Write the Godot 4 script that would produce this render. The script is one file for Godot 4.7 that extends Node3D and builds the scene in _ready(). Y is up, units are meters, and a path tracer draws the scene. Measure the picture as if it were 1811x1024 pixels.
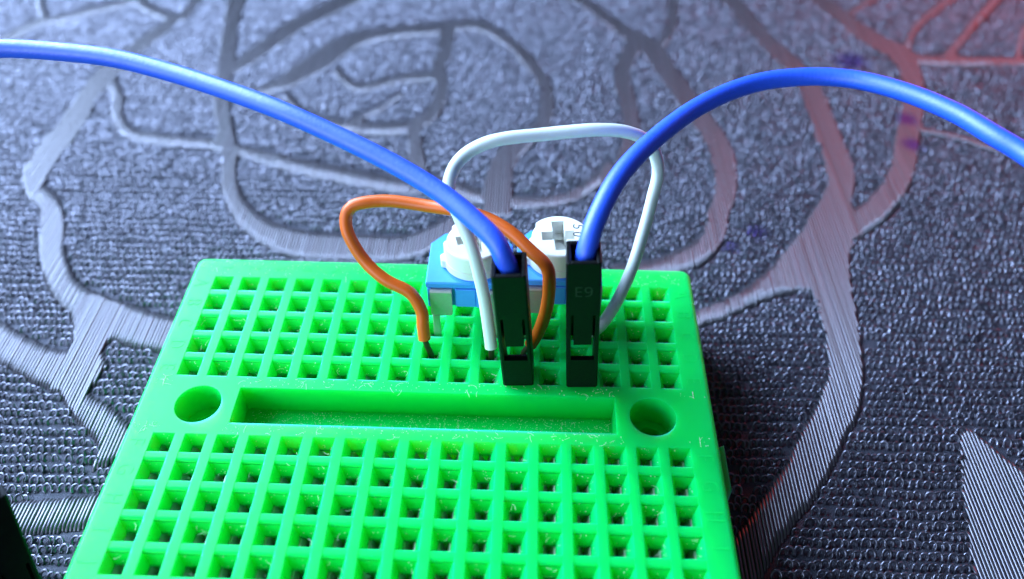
extends Node3D

# Lengths below are millimetres; S turns them into metres when a mesh is committed.
const S := 0.001
const PITCH := 2.54
const OPEN := 0.88        # half the width of a hole's mouth
const SLOT := 0.45       # half the width of a hole's shaft
const CLOTH := -8.85     # height of the ground weave; the board's top is at 0

var band_edges := [
	PackedFloat32Array([-76.0, -70.0, -74.2, -67.3, -73.4, -72.5, -71.7, -70.0, -71.7, -75.3, -70.1, -73.1, -70.3, -78.6, -68.7, -76.2, -68.3, -80.6, -66.9, -78.0, -65.8, -81.7, -64.4, -79.0, -62.8, -84.0, -61.5, -81.4, -59.4, -86.3, -58.1, -83.7, -56.3, -89.0, -55.0, -86.3, -50.4, -94.2, -49.2, -91.4]),
	PackedFloat32Array([-75.1, -94.1, -76.3, -93.4, -71.0, -86.0, -72.1, -85.5, -69.5, -83.1, -70.4, -82.0, -67.2, -79.8, -67.8, -78.4]),
	PackedFloat32Array([-60.1, -92.6, -60.3, -90.0, -55.5, -87.3, -55.5, -84.5, -51.1, -84.1, -50.8, -80.8, -48.0, -81.7, -49.3, -80.1, -47.5, -76.6, -49.7, -79.4, -48.9, -73.3, -51.0, -76.2, -50.0, -69.3, -52.3, -72.3, -50.6, -65.9, -53.3, -69.1, -51.1, -62.0, -54.2, -65.2, -51.3, -57.4, -54.6, -60.3, -51.1, -53.7, -54.6, -56.4, -51.1, -48.6, -54.6, -51.4, -51.2, -43.6, -54.8, -46.3, -51.1, -39.3, -54.5, -40.8, -50.8, -38.7, -52.1, -36.4, -48.4, -36.7, -49.6, -34.3, -46.0, -33.1, -48.8, -32.7, -44.1, -28.2, -47.0, -27.9, -42.4, -25.2, -44.8, -23.7, -40.2, -22.4, -41.5, -19.3, -37.3, -20.8, -37.4, -16.1, -34.0, -19.5, -33.6, -14.0, -30.9, -18.3, -30.0, -12.9, -28.1, -17.7, -26.7, -12.4, -24.0, -17.6, -22.7, -12.6]),
	PackedFloat32Array([-45.8, -91.1, -47.6, -92.7, -45.8, -86.0, -47.5, -87.7, -46.2, -81.1, -47.8, -83.4, -47.6, -79.1, -49.1, -82.0]),
	PackedFloat32Array([-51.8, -64.9, -53.1, -63.2, -48.5, -59.3, -50.0, -58.4, -46.7, -54.5, -48.2, -53.8, -45.2, -51.9, -45.7, -49.7, -43.2, -50.7, -42.7, -48.0, -38.9, -49.9, -38.3, -47.2, -34.0, -49.4, -33.4, -46.7, -31.3, -49.0, -30.7, -46.1]),
	PackedFloat32Array([-39.4, -94.5, -42.6, -96.2, -38.5, -86.5, -41.6, -87.9, -37.4, -78.7, -40.2, -79.5, -35.4, -69.2, -38.1, -69.7, -34.3, -63.0, -36.8, -63.5, -32.9, -56.9, -35.3, -56.7, -30.8, -50.9, -32.9, -50.2, -29.4, -47.0, -31.5, -46.7, -28.3, -42.5, -30.3, -42.2, -26.8, -38.6, -28.6, -37.3, -24.5, -35.5, -25.9, -32.6, -21.7, -33.3, -22.3, -29.0, -18.8, -32.0, -18.6, -27.0, -16.1, -31.5, -15.4, -26.4, -10.9, -31.3, -10.3, -26.4, -7.2, -31.2, -6.4, -26.5, -5.1, -31.8, -3.6, -27.5, -3.1, -33.3, -1.4, -29.6, -0.9, -35.3, 0.6, -31.9]),
	PackedFloat32Array([-36.4, -66.2, -35.0, -64.0, -35.1, -69.4, -33.3, -66.6, -33.0, -74.7, -30.8, -71.2, -30.0, -81.3, -27.9, -77.1, -25.8, -87.5, -23.8, -82.8, -21.1, -93.5, -19.4, -88.2, -14.2, -99.5, -12.7, -93.8]),
	PackedFloat32Array([-31.3, -60.9, -30.2, -58.6, -28.0, -64.5, -26.4, -61.0, -26.4, -68.0, -24.1, -63.7, -24.4, -71.6, -21.8, -66.6, -22.1, -75.8, -19.7, -70.4, -18.3, -78.3, -17.1, -74.0, -12.6, -80.6, -11.8, -76.4, -7.7, -81.2, -7.1, -77.3, -3.3, -82.7, -2.9, -78.7, 0.2, -82.4, -0.1, -78.6, 3.5, -79.2, 2.6, -76.0, 6.7, -74.3, 5.5, -71.6, 9.1, -69.2, 7.6, -67.1, 10.7, -64.6, 8.9, -63.3, 11.2, -58.4, 9.2, -58.5, 10.5, -53.1, 8.7, -55.1, 8.4, -49.2, 6.7, -52.5, 6.7, -46.0, 4.3, -49.1, 5.9, -43.0, 2.8, -44.4, 6.0, -39.1, 2.5, -39.2, 6.1, -34.5, 2.8, -34.4]),
	PackedFloat32Array([-25.7, -60.7, -26.4, -59.2, -23.0, -56.9, -23.4, -54.7, -19.8, -55.1, -19.7, -52.3, -17.5, -54.4, -17.3, -51.6, -14.9, -54.0, -14.6, -50.9, -11.3, -53.9, -10.7, -50.5, -7.9, -54.9, -6.9, -51.6, -6.1, -57.1, -4.5, -55.0, -5.5, -61.1, -3.6, -60.3, -5.9, -65.1, -4.0, -65.5, -6.5, -68.1, -4.5, -67.7, -6.2, -72.5, -4.0, -71.7, -6.4, -78.7, -4.1, -78.2]),
	PackedFloat32Array([-20.1, -67.8, -20.8, -66.1, -18.2, -65.0, -18.7, -62.9, -16.4, -63.4, -16.2, -60.8, -14.1, -64.2, -13.5, -61.7, -10.3, -66.2, -9.8, -63.6, -5.8, -67.2, -5.4, -64.2]),
	PackedFloat32Array([-9.6, -60.2, -10.1, -61.3, -11.0, -58.1, -11.7, -59.3, -12.6, -55.7, -13.2, -57.3, -15.6, -52.8, -16.4, -54.6]),
	PackedFloat32Array([-30.9, -48.4, -30.7, -46.3, -27.9, -47.6, -27.6, -44.8, -25.9, -47.0, -25.6, -43.9, -20.8, -45.4, -20.6, -41.9, -15.6, -44.1, -15.4, -40.4, -11.9, -43.1, -11.7, -39.4, -7.2, -42.0, -7.0, -38.4, -4.3, -42.5, -4.0, -38.8, -1.2, -41.8, -1.4, -38.3, 2.4, -40.1, 2.1, -36.8, 7.0, -39.0, 7.0, -36.2, 10.9, -39.4, 11.2, -36.7, 13.4, -40.7, 14.2, -38.2, 15.7, -43.5, 16.8, -41.0, 18.0, -46.8, 19.3, -44.1]),
	PackedFloat32Array([-6.4, -52.8, -8.3, -52.4, -5.6, -47.7, -7.5, -47.2, -4.6, -43.8, -6.7, -42.8, -3.5, -41.3, -5.7, -39.7]),
	PackedFloat32Array([9.9, -98.6, 9.0, -94.5, 16.5, -91.6, 15.4, -87.8, 20.1, -85.7, 18.8, -82.4, 23.2, -81.4, 21.7, -77.5, 25.2, -79.5, 23.3, -74.7, 27.4, -76.2, 24.7, -72.0, 28.9, -69.7, 26.3, -66.4, 30.1, -66.0, 27.5, -62.9, 31.5, -60.3, 28.8, -57.2, 33.5, -53.4, 30.6, -50.8, 34.1, -46.9, 31.0, -45.8, 33.2, -40.2, 30.5, -40.7, 31.6, -35.8, 29.1, -36.9, 30.4, -31.4, 28.2, -33.4, 27.6, -27.6, 26.4, -31.1, 24.4, -25.7, 23.9, -29.4, 21.0, -24.6, 20.9, -28.1, 17.2, -24.0, 17.1, -27.3]),
	PackedFloat32Array([32.7, -96.2, 31.0, -96.8, 31.6, -90.1, 29.9, -90.5, 30.5, -82.2, 28.9, -83.1, 28.2, -75.6, 27.0, -77.8, 26.0, -72.5, 25.1, -75.7]),
	PackedFloat32Array([24.7, -76.0, 22.7, -78.1, 22.8, -69.9, 20.5, -71.4, 22.2, -65.9, 19.7, -65.6, 22.5, -60.4, 20.1, -59.4, 22.7, -54.9, 20.4, -54.7, 21.8, -48.4, 19.6, -49.4, 20.0, -43.0, 18.2, -45.5, 17.2, -39.9, 16.0, -42.5]),
	PackedFloat32Array([40.8, -96.5, 38.3, -93.1, 42.5, -88.7, 39.9, -85.1, 44.6, -80.2, 42.1, -76.4, 47.3, -73.0, 44.6, -69.4, 48.9, -64.8, 45.7, -62.1, 48.9, -56.9, 45.5, -54.8, 48.8, -49.9, 45.2, -48.0, 48.5, -44.3, 44.9, -43.9, 46.7, -38.8, 43.4, -40.5, 45.0, -34.2, 40.5, -35.6, 44.9, -30.6, 38.6, -30.3]),
	PackedFloat32Array([55.0, -99.4, 52.4, -95.5, 56.2, -93.4, 53.7, -89.4, 59.0, -85.9, 56.5, -81.6, 62.0, -80.3, 59.3, -75.7, 64.8, -75.8, 61.2, -71.6, 64.2, -68.0, 60.7, -66.7, 61.8, -59.7, 58.7, -60.2, 59.2, -53.1, 56.1, -54.0, 56.8, -46.6, 53.8, -47.8, 54.1, -41.3, 51.8, -44.0, 50.3, -36.2, 48.9, -40.2, 46.8, -33.0, 46.3, -37.8, 43.4, -30.7, 43.2, -36.2]),
	PackedFloat32Array([64.0, -76.0, 62.5, -72.1, 66.7, -75.0, 65.4, -71.4, 69.7, -74.8, 68.5, -71.2, 75.2, -74.7, 74.1, -71.4, 80.3, -74.5, 79.1, -71.7, 86.7, -74.2, 85.4, -71.3]),
	PackedFloat32Array([68.5, -74.3, 69.0, -72.2, 73.3, -80.6, 73.8, -78.5, 77.8, -87.0, 78.4, -84.7, 83.1, -94.0, 83.4, -91.3, 88.1, -100.5, 88.4, -97.6]),
	PackedFloat32Array([63.3, -76.4, 64.4, -75.1, 67.4, -84.2, 68.0, -82.3, 73.5, -91.6, 73.6, -88.9, 79.1, -97.0, 78.9, -94.0]),
	PackedFloat32Array([79.1, -73.2, 80.3, -73.0, 81.2, -78.1, 82.2, -77.6, 84.9, -84.8, 85.6, -83.5, 90.0, -91.8, 90.4, -90.1]),
	PackedFloat32Array([56.9, -86.8, 57.1, -84.6, 60.9, -91.5, 61.0, -89.0, 65.8, -96.3, 65.7, -93.5]),
	PackedFloat32Array([59.2, -55.9, 58.6, -54.4, 61.6, -55.2, 60.9, -53.5, 64.5, -54.1, 63.7, -52.5, 68.2, -51.8, 67.3, -50.2, 72.8, -49.5, 71.9, -48.0]),
	PackedFloat32Array([20.7, -17.1, 21.1, -14.2, 24.8, -20.1, 24.5, -16.9, 25.8, -20.7, 25.9, -17.9, 30.1, -23.1, 29.6, -19.7, 34.2, -26.8, 33.3, -21.9, 36.9, -30.4, 36.8, -23.4, 39.9, -34.4, 38.8, -23.7, 41.6, -36.8, 43.6, -27.3]),
	PackedFloat32Array([39.5, -32.2, 46.3, -34.6, 39.0, -27.4, 44.7, -30.7, 38.5, -23.6, 43.8, -28.1, 38.7, -20.4, 42.9, -23.2, 38.4, -16.3, 42.6, -20.2, 37.9, -12.8, 41.9, -15.9, 36.7, -10.4, 41.1, -11.7, 35.4, -8.0, 39.4, -7.2, 33.3, -4.9, 37.5, -4.4, 31.5, -1.8, 35.6, -1.3, 29.3, 1.1, 33.6, 1.6, 27.4, 3.6, 31.6, 3.8, 25.7, 5.7, 29.0, 7.0, 23.3, 8.8, 27.4, 9.4, 21.0, 11.7, 25.5, 12.3]),
	PackedFloat32Array([48.9, -6.4, 49.2, -6.5, 48.1, -5.4, 49.9, -5.7, 46.8, -1.3, 50.9, -4.0, 45.9, 2.6, 52.2, -2.4, 45.0, 6.2, 53.8, -0.7, 44.7, 9.1, 55.7, 2.0, 44.3, 13.0, 57.9, 5.6]),
	PackedFloat32Array([-52.5, -20.1, -49.0, -13.2, -46.0, -16.5, -43.2, -10.5, -41.9, -14.2, -39.6, -8.6, -38.3, -12.8, -36.3, -7.2, -36.0, -13.3, -33.6, -7.3, -35.2, -14.9, -32.8, -10.9]),
	PackedFloat32Array([-39.3, -17.8, -33.1, -16.3, -37.5, -14.0, -34.2, -12.1, -36.4, -9.5, -33.7, -9.6, -36.3, -7.5, -33.6, -7.6, -34.7, -5.5, -30.9, -6.2, -32.2, -3.2, -29.0, -4.6, -30.1, -1.2, -27.2, -3.0, -29.8, 1.2, -25.5, -1.5]),
	PackedFloat32Array([-40.2, 5.5, -37.5, 9.0, -37.6, 4.9, -35.5, 8.3, -35.7, 4.4, -33.0, 7.5, -32.2, 3.9, -30.8, 7.2, -28.2, 3.3, -28.1, 6.7, -26.4, 3.0, -25.9, 6.4]),
]

var rng := RandomNumberGenerator.new()
var taken := {}
var M := {}


# ---------------------------------------------------------------- mesh helpers
func mb() -> Dictionary:
	return {"v": PackedVector3Array(), "n": PackedVector3Array(), "c": PackedColorArray(), "i": PackedInt32Array(), "tint": null}


func tri(b: Dictionary, p0: Vector3, p1: Vector3, p2: Vector3, n0: Vector3, n1: Vector3, n2: Vector3) -> void:
	var k: int = b.v.size()
	b.v.append(p0); b.v.append(p1); b.v.append(p2)
	b.n.append(n0); b.n.append(n1); b.n.append(n2)
	if b.tint != null:
		b.c.append(b.tint); b.c.append(b.tint); b.c.append(b.tint)
	if (p1 - p0).cross(p2 - p0).dot(n0 + n1 + n2) > 0.0:
		b.i.append(k); b.i.append(k + 2); b.i.append(k + 1)
	else:
		b.i.append(k); b.i.append(k + 1); b.i.append(k + 2)


func quad(b: Dictionary, p0: Vector3, p1: Vector3, p2: Vector3, p3: Vector3, n0: Vector3, n1: Vector3, n2: Vector3, n3: Vector3) -> void:
	tri(b, p0, p1, p2, n0, n1, n2)
	tri(b, p0, p2, p3, n0, n2, n3)


# a flat polygon (convex fan); "out" tells which side it faces
func face(b: Dictionary, pts: Array, out: Vector3) -> void:
	var n := Vector3.ZERO
	for k in range(1, pts.size() - 1):
		n += (pts[k] - pts[0]).cross(pts[k + 1] - pts[0])
	n = n.normalized()
	if n.dot(out) < 0.0:
		n = -n
	for k in range(1, pts.size() - 1):
		tri(b, pts[0], pts[k], pts[k + 1], n, n, n)


func plate(b: Dictionary, x0: float, z0: float, x1: float, z1: float, y: float) -> void:
	face(b, [Vector3(x0, y, z0), Vector3(x1, y, z0), Vector3(x1, y, z1), Vector3(x0, y, z1)], Vector3.UP)


# a box with chamfered edges
func box(b: Dictionary, c: Vector3, size: Vector3, r: float, t := Basis.IDENTITY) -> void:
	var h := size / 2.0
	var q := h - Vector3(r, r, r)
	for a in 3:
		var u := (a + 1) % 3
		var w := (a + 2) % 3
		for s in [-1.0, 1.0]:
			var pts := []
			for k in [[-1, -1], [1, -1], [1, 1], [-1, 1]]:
				var p := Vector3.ZERO
				p[a] = s * h[a]; p[u] = k[0] * q[u]; p[w] = k[1] * q[w]
				pts.append(c + t * p)
			var o := Vector3.ZERO
			o[a] = s
			face(b, pts, t * o)
		if r <= 0.0:
			continue
		for s in [-1.0, 1.0]:
			for s2 in [-1.0, 1.0]:
				var e := []
				for k in [[0, -1], [0, 1], [1, 1], [1, -1]]:
					var p := Vector3.ZERO
					p[a] = k[1] * q[a]
					p[u] = s * (h[u] if k[0] == 0 else q[u])
					p[w] = s2 * (q[w] if k[0] == 0 else h[w])
					e.append(c + t * p)
				var o := Vector3.ZERO
				o[u] = s; o[w] = s2
				face(b, e, t * o)
	if r > 0.0:
		for sx in [-1.0, 1.0]:
			for sy in [-1.0, 1.0]:
				for sz in [-1.0, 1.0]:
					face(b, [c + t * Vector3(sx * h.x, sy * q.y, sz * q.z), c + t * Vector3(sx * q.x, sy * h.y, sz * q.z), c + t * Vector3(sx * q.x, sy * q.y, sz * h.z)], t * Vector3(sx, sy, sz))


# an upright prism over a polygon of (x, z); "bevel" pulls its upper rim in
func prism(b: Dictionary, poly: PackedVector2Array, y0: float, y1: float, bevel := 0.0, c := Vector3.ZERO, t := Basis.IDENTITY) -> void:
	var idx := Geometry2D.triangulate_polygon(poly)
	var top := poly
	if bevel > 0.0:
		var shrunk := Geometry2D.offset_polygon(poly, -bevel, Geometry2D.JOIN_MITER)
		if shrunk.size() == 1 and shrunk[0].size() == poly.size():
			top = shrunk[0]
			var best := 0
			for k in top.size():
				if top[k].distance_to(poly[0]) < top[best].distance_to(poly[0]):
					best = k
			var turned := PackedVector2Array()
			for k in top.size():
				turned.append(top[(k + best) % top.size()])
			if turned.size() > 2 and turned[1].distance_to(poly[1]) > turned[-1].distance_to(poly[1]):
				var back := PackedVector2Array([turned[0]])
				for k in range(turned.size() - 1, 0, -1):
					back.append(turned[k])
				turned = back
			top = turned
	var itop := Geometry2D.triangulate_polygon(top)
	for k in range(0, itop.size(), 3):
		face(b, [at2(top[itop[k]], y1, c, t), at2(top[itop[k + 1]], y1, c, t), at2(top[itop[k + 2]], y1, c, t)], t * Vector3.UP)
	for k in range(0, idx.size(), 3):
		face(b, [at2(poly[idx[k]], y0, c, t), at2(poly[idx[k + 1]], y0, c, t), at2(poly[idx[k + 2]], y0, c, t)], t * Vector3.DOWN)
	var cw := Geometry2D.is_polygon_clockwise(poly)
	var ym := y1 - bevel if top != poly else y1
	for k in poly.size():
		var p := poly[k]
		var q := poly[(k + 1) % poly.size()]
		var d := q - p
		var o := Vector3(d.y, 0, -d.x) * (-1.0 if cw else 1.0)
		face(b, [at2(p, y0, c, t), at2(q, y0, c, t), at2(q, ym, c, t), at2(p, ym, c, t)], t * o)
		if top != poly:
			face(b, [at2(p, ym, c, t), at2(q, ym, c, t), at2(top[(k + 1) % top.size()], y1, c, t), at2(top[k], y1, c, t)], t * (o.normalized() + Vector3.UP))


func at2(p: Vector2, y: float, c: Vector3, t: Basis) -> Vector3:
	return c + t * Vector3(p.x, y, p.y)


func rect(x0: float, z0: float, x1: float, z1: float) -> PackedVector2Array:
	return PackedVector2Array([Vector2(x0, z0), Vector2(x1, z0), Vector2(x1, z1), Vector2(x0, z1)])


func disc(r: float, n: int, c := Vector2.ZERO) -> PackedVector2Array:
	var p := PackedVector2Array()
	for k in n:
		p.append(c + Vector2(cos(TAU * k / n), sin(TAU * k / n)) * r)
	return p


# a tube along a path, smooth, with radii along it and closed ends
func tube(b: Dictionary, path: PackedVector3Array, radii: PackedFloat32Array, sides: int, caps := true, flat := Vector2.ONE) -> void:
	var n := path.size()
	var up := Vector3.UP
	var t0 := (path[1] - path[0]).normalized()
	if absf(t0.dot(up)) > 0.95:
		up = Vector3.RIGHT
	var u := t0.cross(up).normalized()
	var rings := []
	var norms := []
	for k in n:
		var t := (path[mini(k + 1, n - 1)] - path[maxi(k - 1, 0)]).normalized()
		u = (u - t * u.dot(t)).normalized()
		var w := t.cross(u)
		var ring := PackedVector3Array()
		var nn := PackedVector3Array()
		for s in sides + 1:
			var a := TAU * s / sides
			var d := u * cos(a) * flat.x + w * sin(a) * flat.y
			ring.append(path[k] + d * radii[mini(k, radii.size() - 1)])
			nn.append((u * cos(a) / flat.x + w * sin(a) / flat.y).normalized())
		rings.append(ring)
		norms.append(nn)
	for k in n - 1:
		for s in sides:
			quad(b, rings[k][s], rings[k][s + 1], rings[k + 1][s + 1], rings[k + 1][s], norms[k][s], norms[k][s + 1], norms[k + 1][s + 1], norms[k + 1][s])
	if caps:
		for e in [0, n - 1]:
			var o: Vector3 = (path[e] - path[1 if e == 0 else n - 2]).normalized()
			for s in sides:
				tri(b, path[e], rings[e][s], rings[e][s + 1], o, o, o)


# a turned shape about y: profile of (radius, height), flat along the profile, round about the axis
func lathe(b: Dictionary, prof: Array, sides: int, c: Vector3) -> void:
	for k in prof.size() - 1:
		var p: Vector2 = prof[k]
		var q: Vector2 = prof[k + 1]
		var d := q - p
		for s in sides:
			var a0 := TAU * s / sides
			var a1 := TAU * (s + 1) / sides
			var e0 := Vector3(cos(a0), 0, sin(a0))
			var e1 := Vector3(cos(a1), 0, sin(a1))
			var n0 := (e0 * d.y - Vector3.UP * d.x).normalized()
			var n1 := (e1 * d.y - Vector3.UP * d.x).normalized()
			quad(b, c + e0 * p.x + Vector3.UP * p.y, c + e1 * p.x + Vector3.UP * p.y, c + e1 * q.x + Vector3.UP * q.y, c + e0 * q.x + Vector3.UP * q.y, n0, n1, n1, n0)


# a smooth path through points (Catmull-Rom)
func smooth(pts: Array, steps: int) -> PackedVector3Array:
	var out := PackedVector3Array()
	for k in pts.size() - 1:
		var p0: Vector3 = pts[maxi(k - 1, 0)]
		var p3: Vector3 = pts[mini(k + 2, pts.size() - 1)]
		for s in steps:
			out.append(pts[k].cubic_interpolate(pts[k + 1], p0, p3, float(s) / steps))
	out.append(pts[-1])
	return out


func build(b: Dictionary, origin := Vector3.ZERO) -> ArrayMesh:
	var v := PackedVector3Array()
	v.resize(b.v.size())
	for k in b.v.size():
		v[k] = (b.v[k] - origin) * S
	var a := []
	a.resize(Mesh.ARRAY_MAX)
	a[Mesh.ARRAY_VERTEX] = v
	a[Mesh.ARRAY_NORMAL] = b.n
	if b.c.size() == v.size():
		a[Mesh.ARRAY_COLOR] = b.c
	a[Mesh.ARRAY_INDEX] = b.i
	var m := ArrayMesh.new()
	m.add_surface_from_arrays(Mesh.PRIMITIVE_TRIANGLES, a)
	return m


# ---------------------------------------------------------------- naming helpers
func numbered(called: String) -> String:
	taken[called] = taken.get(called, -1) + 1
	return called if taken[called] == 0 else "%s_%03d" % [called, taken[called]]


func thing(called: String, label: String, category: String, at := Vector3.ZERO, group := "") -> Node3D:
	var o := Node3D.new()
	o.name = numbered(called)
	add_child(o)
	o.position = at * S
	tag(o, label, category, group)
	return o


func tag(o: Node, label: String, category := "", group := "", kind := "") -> void:
	if label: o.set_meta("label", label)
	if category: o.set_meta("category", category)
	if group: o.set_meta("group", group)
	if kind: o.set_meta("kind", kind)


# commits a mesh as a part; its points were given in the scene's millimetres, "origin" is where its thing stands
func part(called: String, b: Dictionary, m: Material, parent: Node, origin := Vector3.ZERO) -> MeshInstance3D:
	return put(called, build(b, origin), m, parent)


func put(called: String, mesh: Mesh, m: Material, parent: Node) -> MeshInstance3D:
	var o := MeshInstance3D.new()
	var key := "%s/%s" % [parent.get_instance_id(), called]
	taken[key] = taken.get(key, -1) + 1
	o.name = called if taken[key] == 0 else "%s_%03d" % [called, taken[key]]
	o.mesh = mesh
	o.material_override = m
	parent.add_child(o, true)
	return o


# ---------------------------------------------------------------- materials
func lin(r: float, g: float, b: float) -> Color:
	return Color(r, g, b).linear_to_srgb()


func noise(freq: float, octaves: int, seed_: int, kind := FastNoiseLite.TYPE_SIMPLEX_SMOOTH) -> FastNoiseLite:
	var f := FastNoiseLite.new()
	f.seed = seed_
	f.noise_type = kind
	f.frequency = freq
	f.fractal_octaves = octaves
	return f


func grey(freq: float, octaves: int, seed_: int, lo: float, hi: float, size := 512) -> NoiseTexture2D:
	var t := NoiseTexture2D.new()
	t.width = size
	t.height = size
	t.seamless = true
	t.noise = noise(freq, octaves, seed_)
	var g := Gradient.new()
	g.set_color(0, Color(lo, lo, lo))
	g.set_color(1, Color(hi, hi, hi))
	t.color_ramp = g
	return t


func mat(called: String, c: Color, rough: float, metal := 0.0, spec := 0.5) -> StandardMaterial3D:
	var m := StandardMaterial3D.new()
	m.resource_name = called
	m.albedo_color = c
	m.roughness = rough
	m.metallic = metal
	m.metallic_specular = spec
	M[called] = m
	return m


# roughness grain and a little relief, laid on from three sides
func grain(m: StandardMaterial3D, per_mm: float, rough_lo: float, rough_hi: float, relief_mm: float, seed_: int, colour_lo := 1.0) -> void:
	m.uv1_triplanar = true
	m.uv1_scale = Vector3.ONE * per_mm / S
	m.roughness = 1.0
	m.roughness_texture = grey(0.02, 4, seed_, rough_lo, rough_hi)
	if relief_mm > 0.0:
		m.heightmap_enabled = true
		m.heightmap_texture = grey(0.05, 4, seed_ + 1, 0.0, 1.0)
		m.heightmap_scale = relief_mm * S * 100.0
	if colour_lo < 1.0:
		m.albedo_texture = grey(0.015, 4, seed_ + 2, colour_lo, 1.0)


func make_materials() -> void:
	grain(mat("green_plastic", lin(0.003, 0.64, 0.10), 0.4, 0.0, 0.27), 0.3, 0.28, 0.38, 0.004, 11)
	M.green_plastic.subsurf_scatter_enabled = true
	M.green_plastic.subsurf_scatter_strength = 0.9
	grain(mat("green_relief", lin(0.003, 0.64, 0.10), 0.4, 0.0, 0.27), 0.3, 0.28, 0.38, 0.004, 11)
	grain(mat("black_plastic", lin(0.0025, 0.003, 0.0035), 0.4, 0.0, 0.27), 0.15, 0.32, 0.5, 0.006, 21)
	grain(mat("pot_blue", lin(0.06, 0.34, 0.9), 0.42), 0.15, 0.36, 0.55, 0.006, 31)
	mat("dial_white", lin(0.80, 0.80, 0.74), 0.42)
	mat("tin", lin(0.55, 0.55, 0.52), 0.5, 0.6)
	grain(mat("tin_pin", lin(0.50, 0.50, 0.48), 0.34, 0.8), 0.25, 0.42, 0.65, 0.006, 41)
	mat("copper_end", lin(0.06, 0.04, 0.025), 0.4, 0.6)
	grain(mat("wire_blue", lin(0.010, 0.095, 0.86), 0.42, 0.0, 0.85), 0.1, 0.44, 0.58, 0.012, 51)
	grain(mat("wire_orange", lin(0.72, 0.115, 0.006), 0.4), 0.1, 0.34, 0.5, 0.008, 61)
	grain(mat("wire_white", lin(0.74, 0.80, 0.78), 0.4), 0.1, 0.34, 0.5, 0.006, 71)
	mat("dial_print", lin(0.012, 0.012, 0.035), 0.6)
	mat("mould_mark", lin(0.010, 0.011, 0.012), 0.5)
	mat("lint_white", lin(0.72, 0.74, 0.72), 0.8)
	var weave := mat("ground_weave", lin(0.05, 0.05, 0.075), 0.4, 0.5)
	grain(weave, 0.35, 0.4, 0.6, 0.07, 81)
	var thread := mat("thread", Color.WHITE, 0.30, 0.78, 0.8)
	thread.vertex_color_use_as_albedo = true
	var satin := mat("satin_thread", Color.WHITE, 0.34, 0.72, 0.8)
	satin.vertex_color_use_as_albedo = true


# ---------------------------------------------------------------- the cloth
var stains := [[57.7, -51.2, 1.9], [34.4, -33.0, 1.7], [54.9, -72.0, 3.4], [58.7, -57.1, 2.0], [31.0, -30.5, 1.3]]


# thread colour at a place on the cloth: grey-violet thread, purple where ink was spilt
func thread_colour(x: float, z: float, base: Color) -> Color:
	var c := base
	for s in stains:
		var d = Vector2(x - s[0], z - s[1]).length() / s[2]
		if d < 1.0:
			c = c.lerp(Color(0.03, 0.004, 0.14), clampf(1.25 * (1.0 - d), 0.0, 0.85))
	return c


# z-intervals in which the satin bands cross the warp line at x
func crossings(x: float, strips: Array) -> Array:
	var spans := []
	for st in strips:
		if x < st.lo or x > st.hi:
			continue
		var q: PackedVector2Array = st.q
		for k in range(0, q.size() - 2, 2):
			var poly := [q[k], q[k + 1], q[k + 3], q[k + 2]]
			var lo := INF
			var hi := -INF
			for e in 4:
				var a: Vector2 = poly[e]
				var d: Vector2 = poly[(e + 1) % 4]
				if (a.x <= x) != (d.x <= x):
					var z := a.y + (d.y - a.y) * (x - a.x) / (d.x - a.x)
					lo = minf(lo, z)
					hi = maxf(hi, z)
			if hi > lo:
				spans.append(Vector2(lo, hi))
	spans.sort_custom(func(a, d): return a.x < d.x)
	var out := []
	for s in spans:
		if out.size() and s.x <= out[-1].y + 0.25:
			out[-1].y = maxf(out[-1].y, s.y)
		else:
			out.append(s)
	return out


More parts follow.
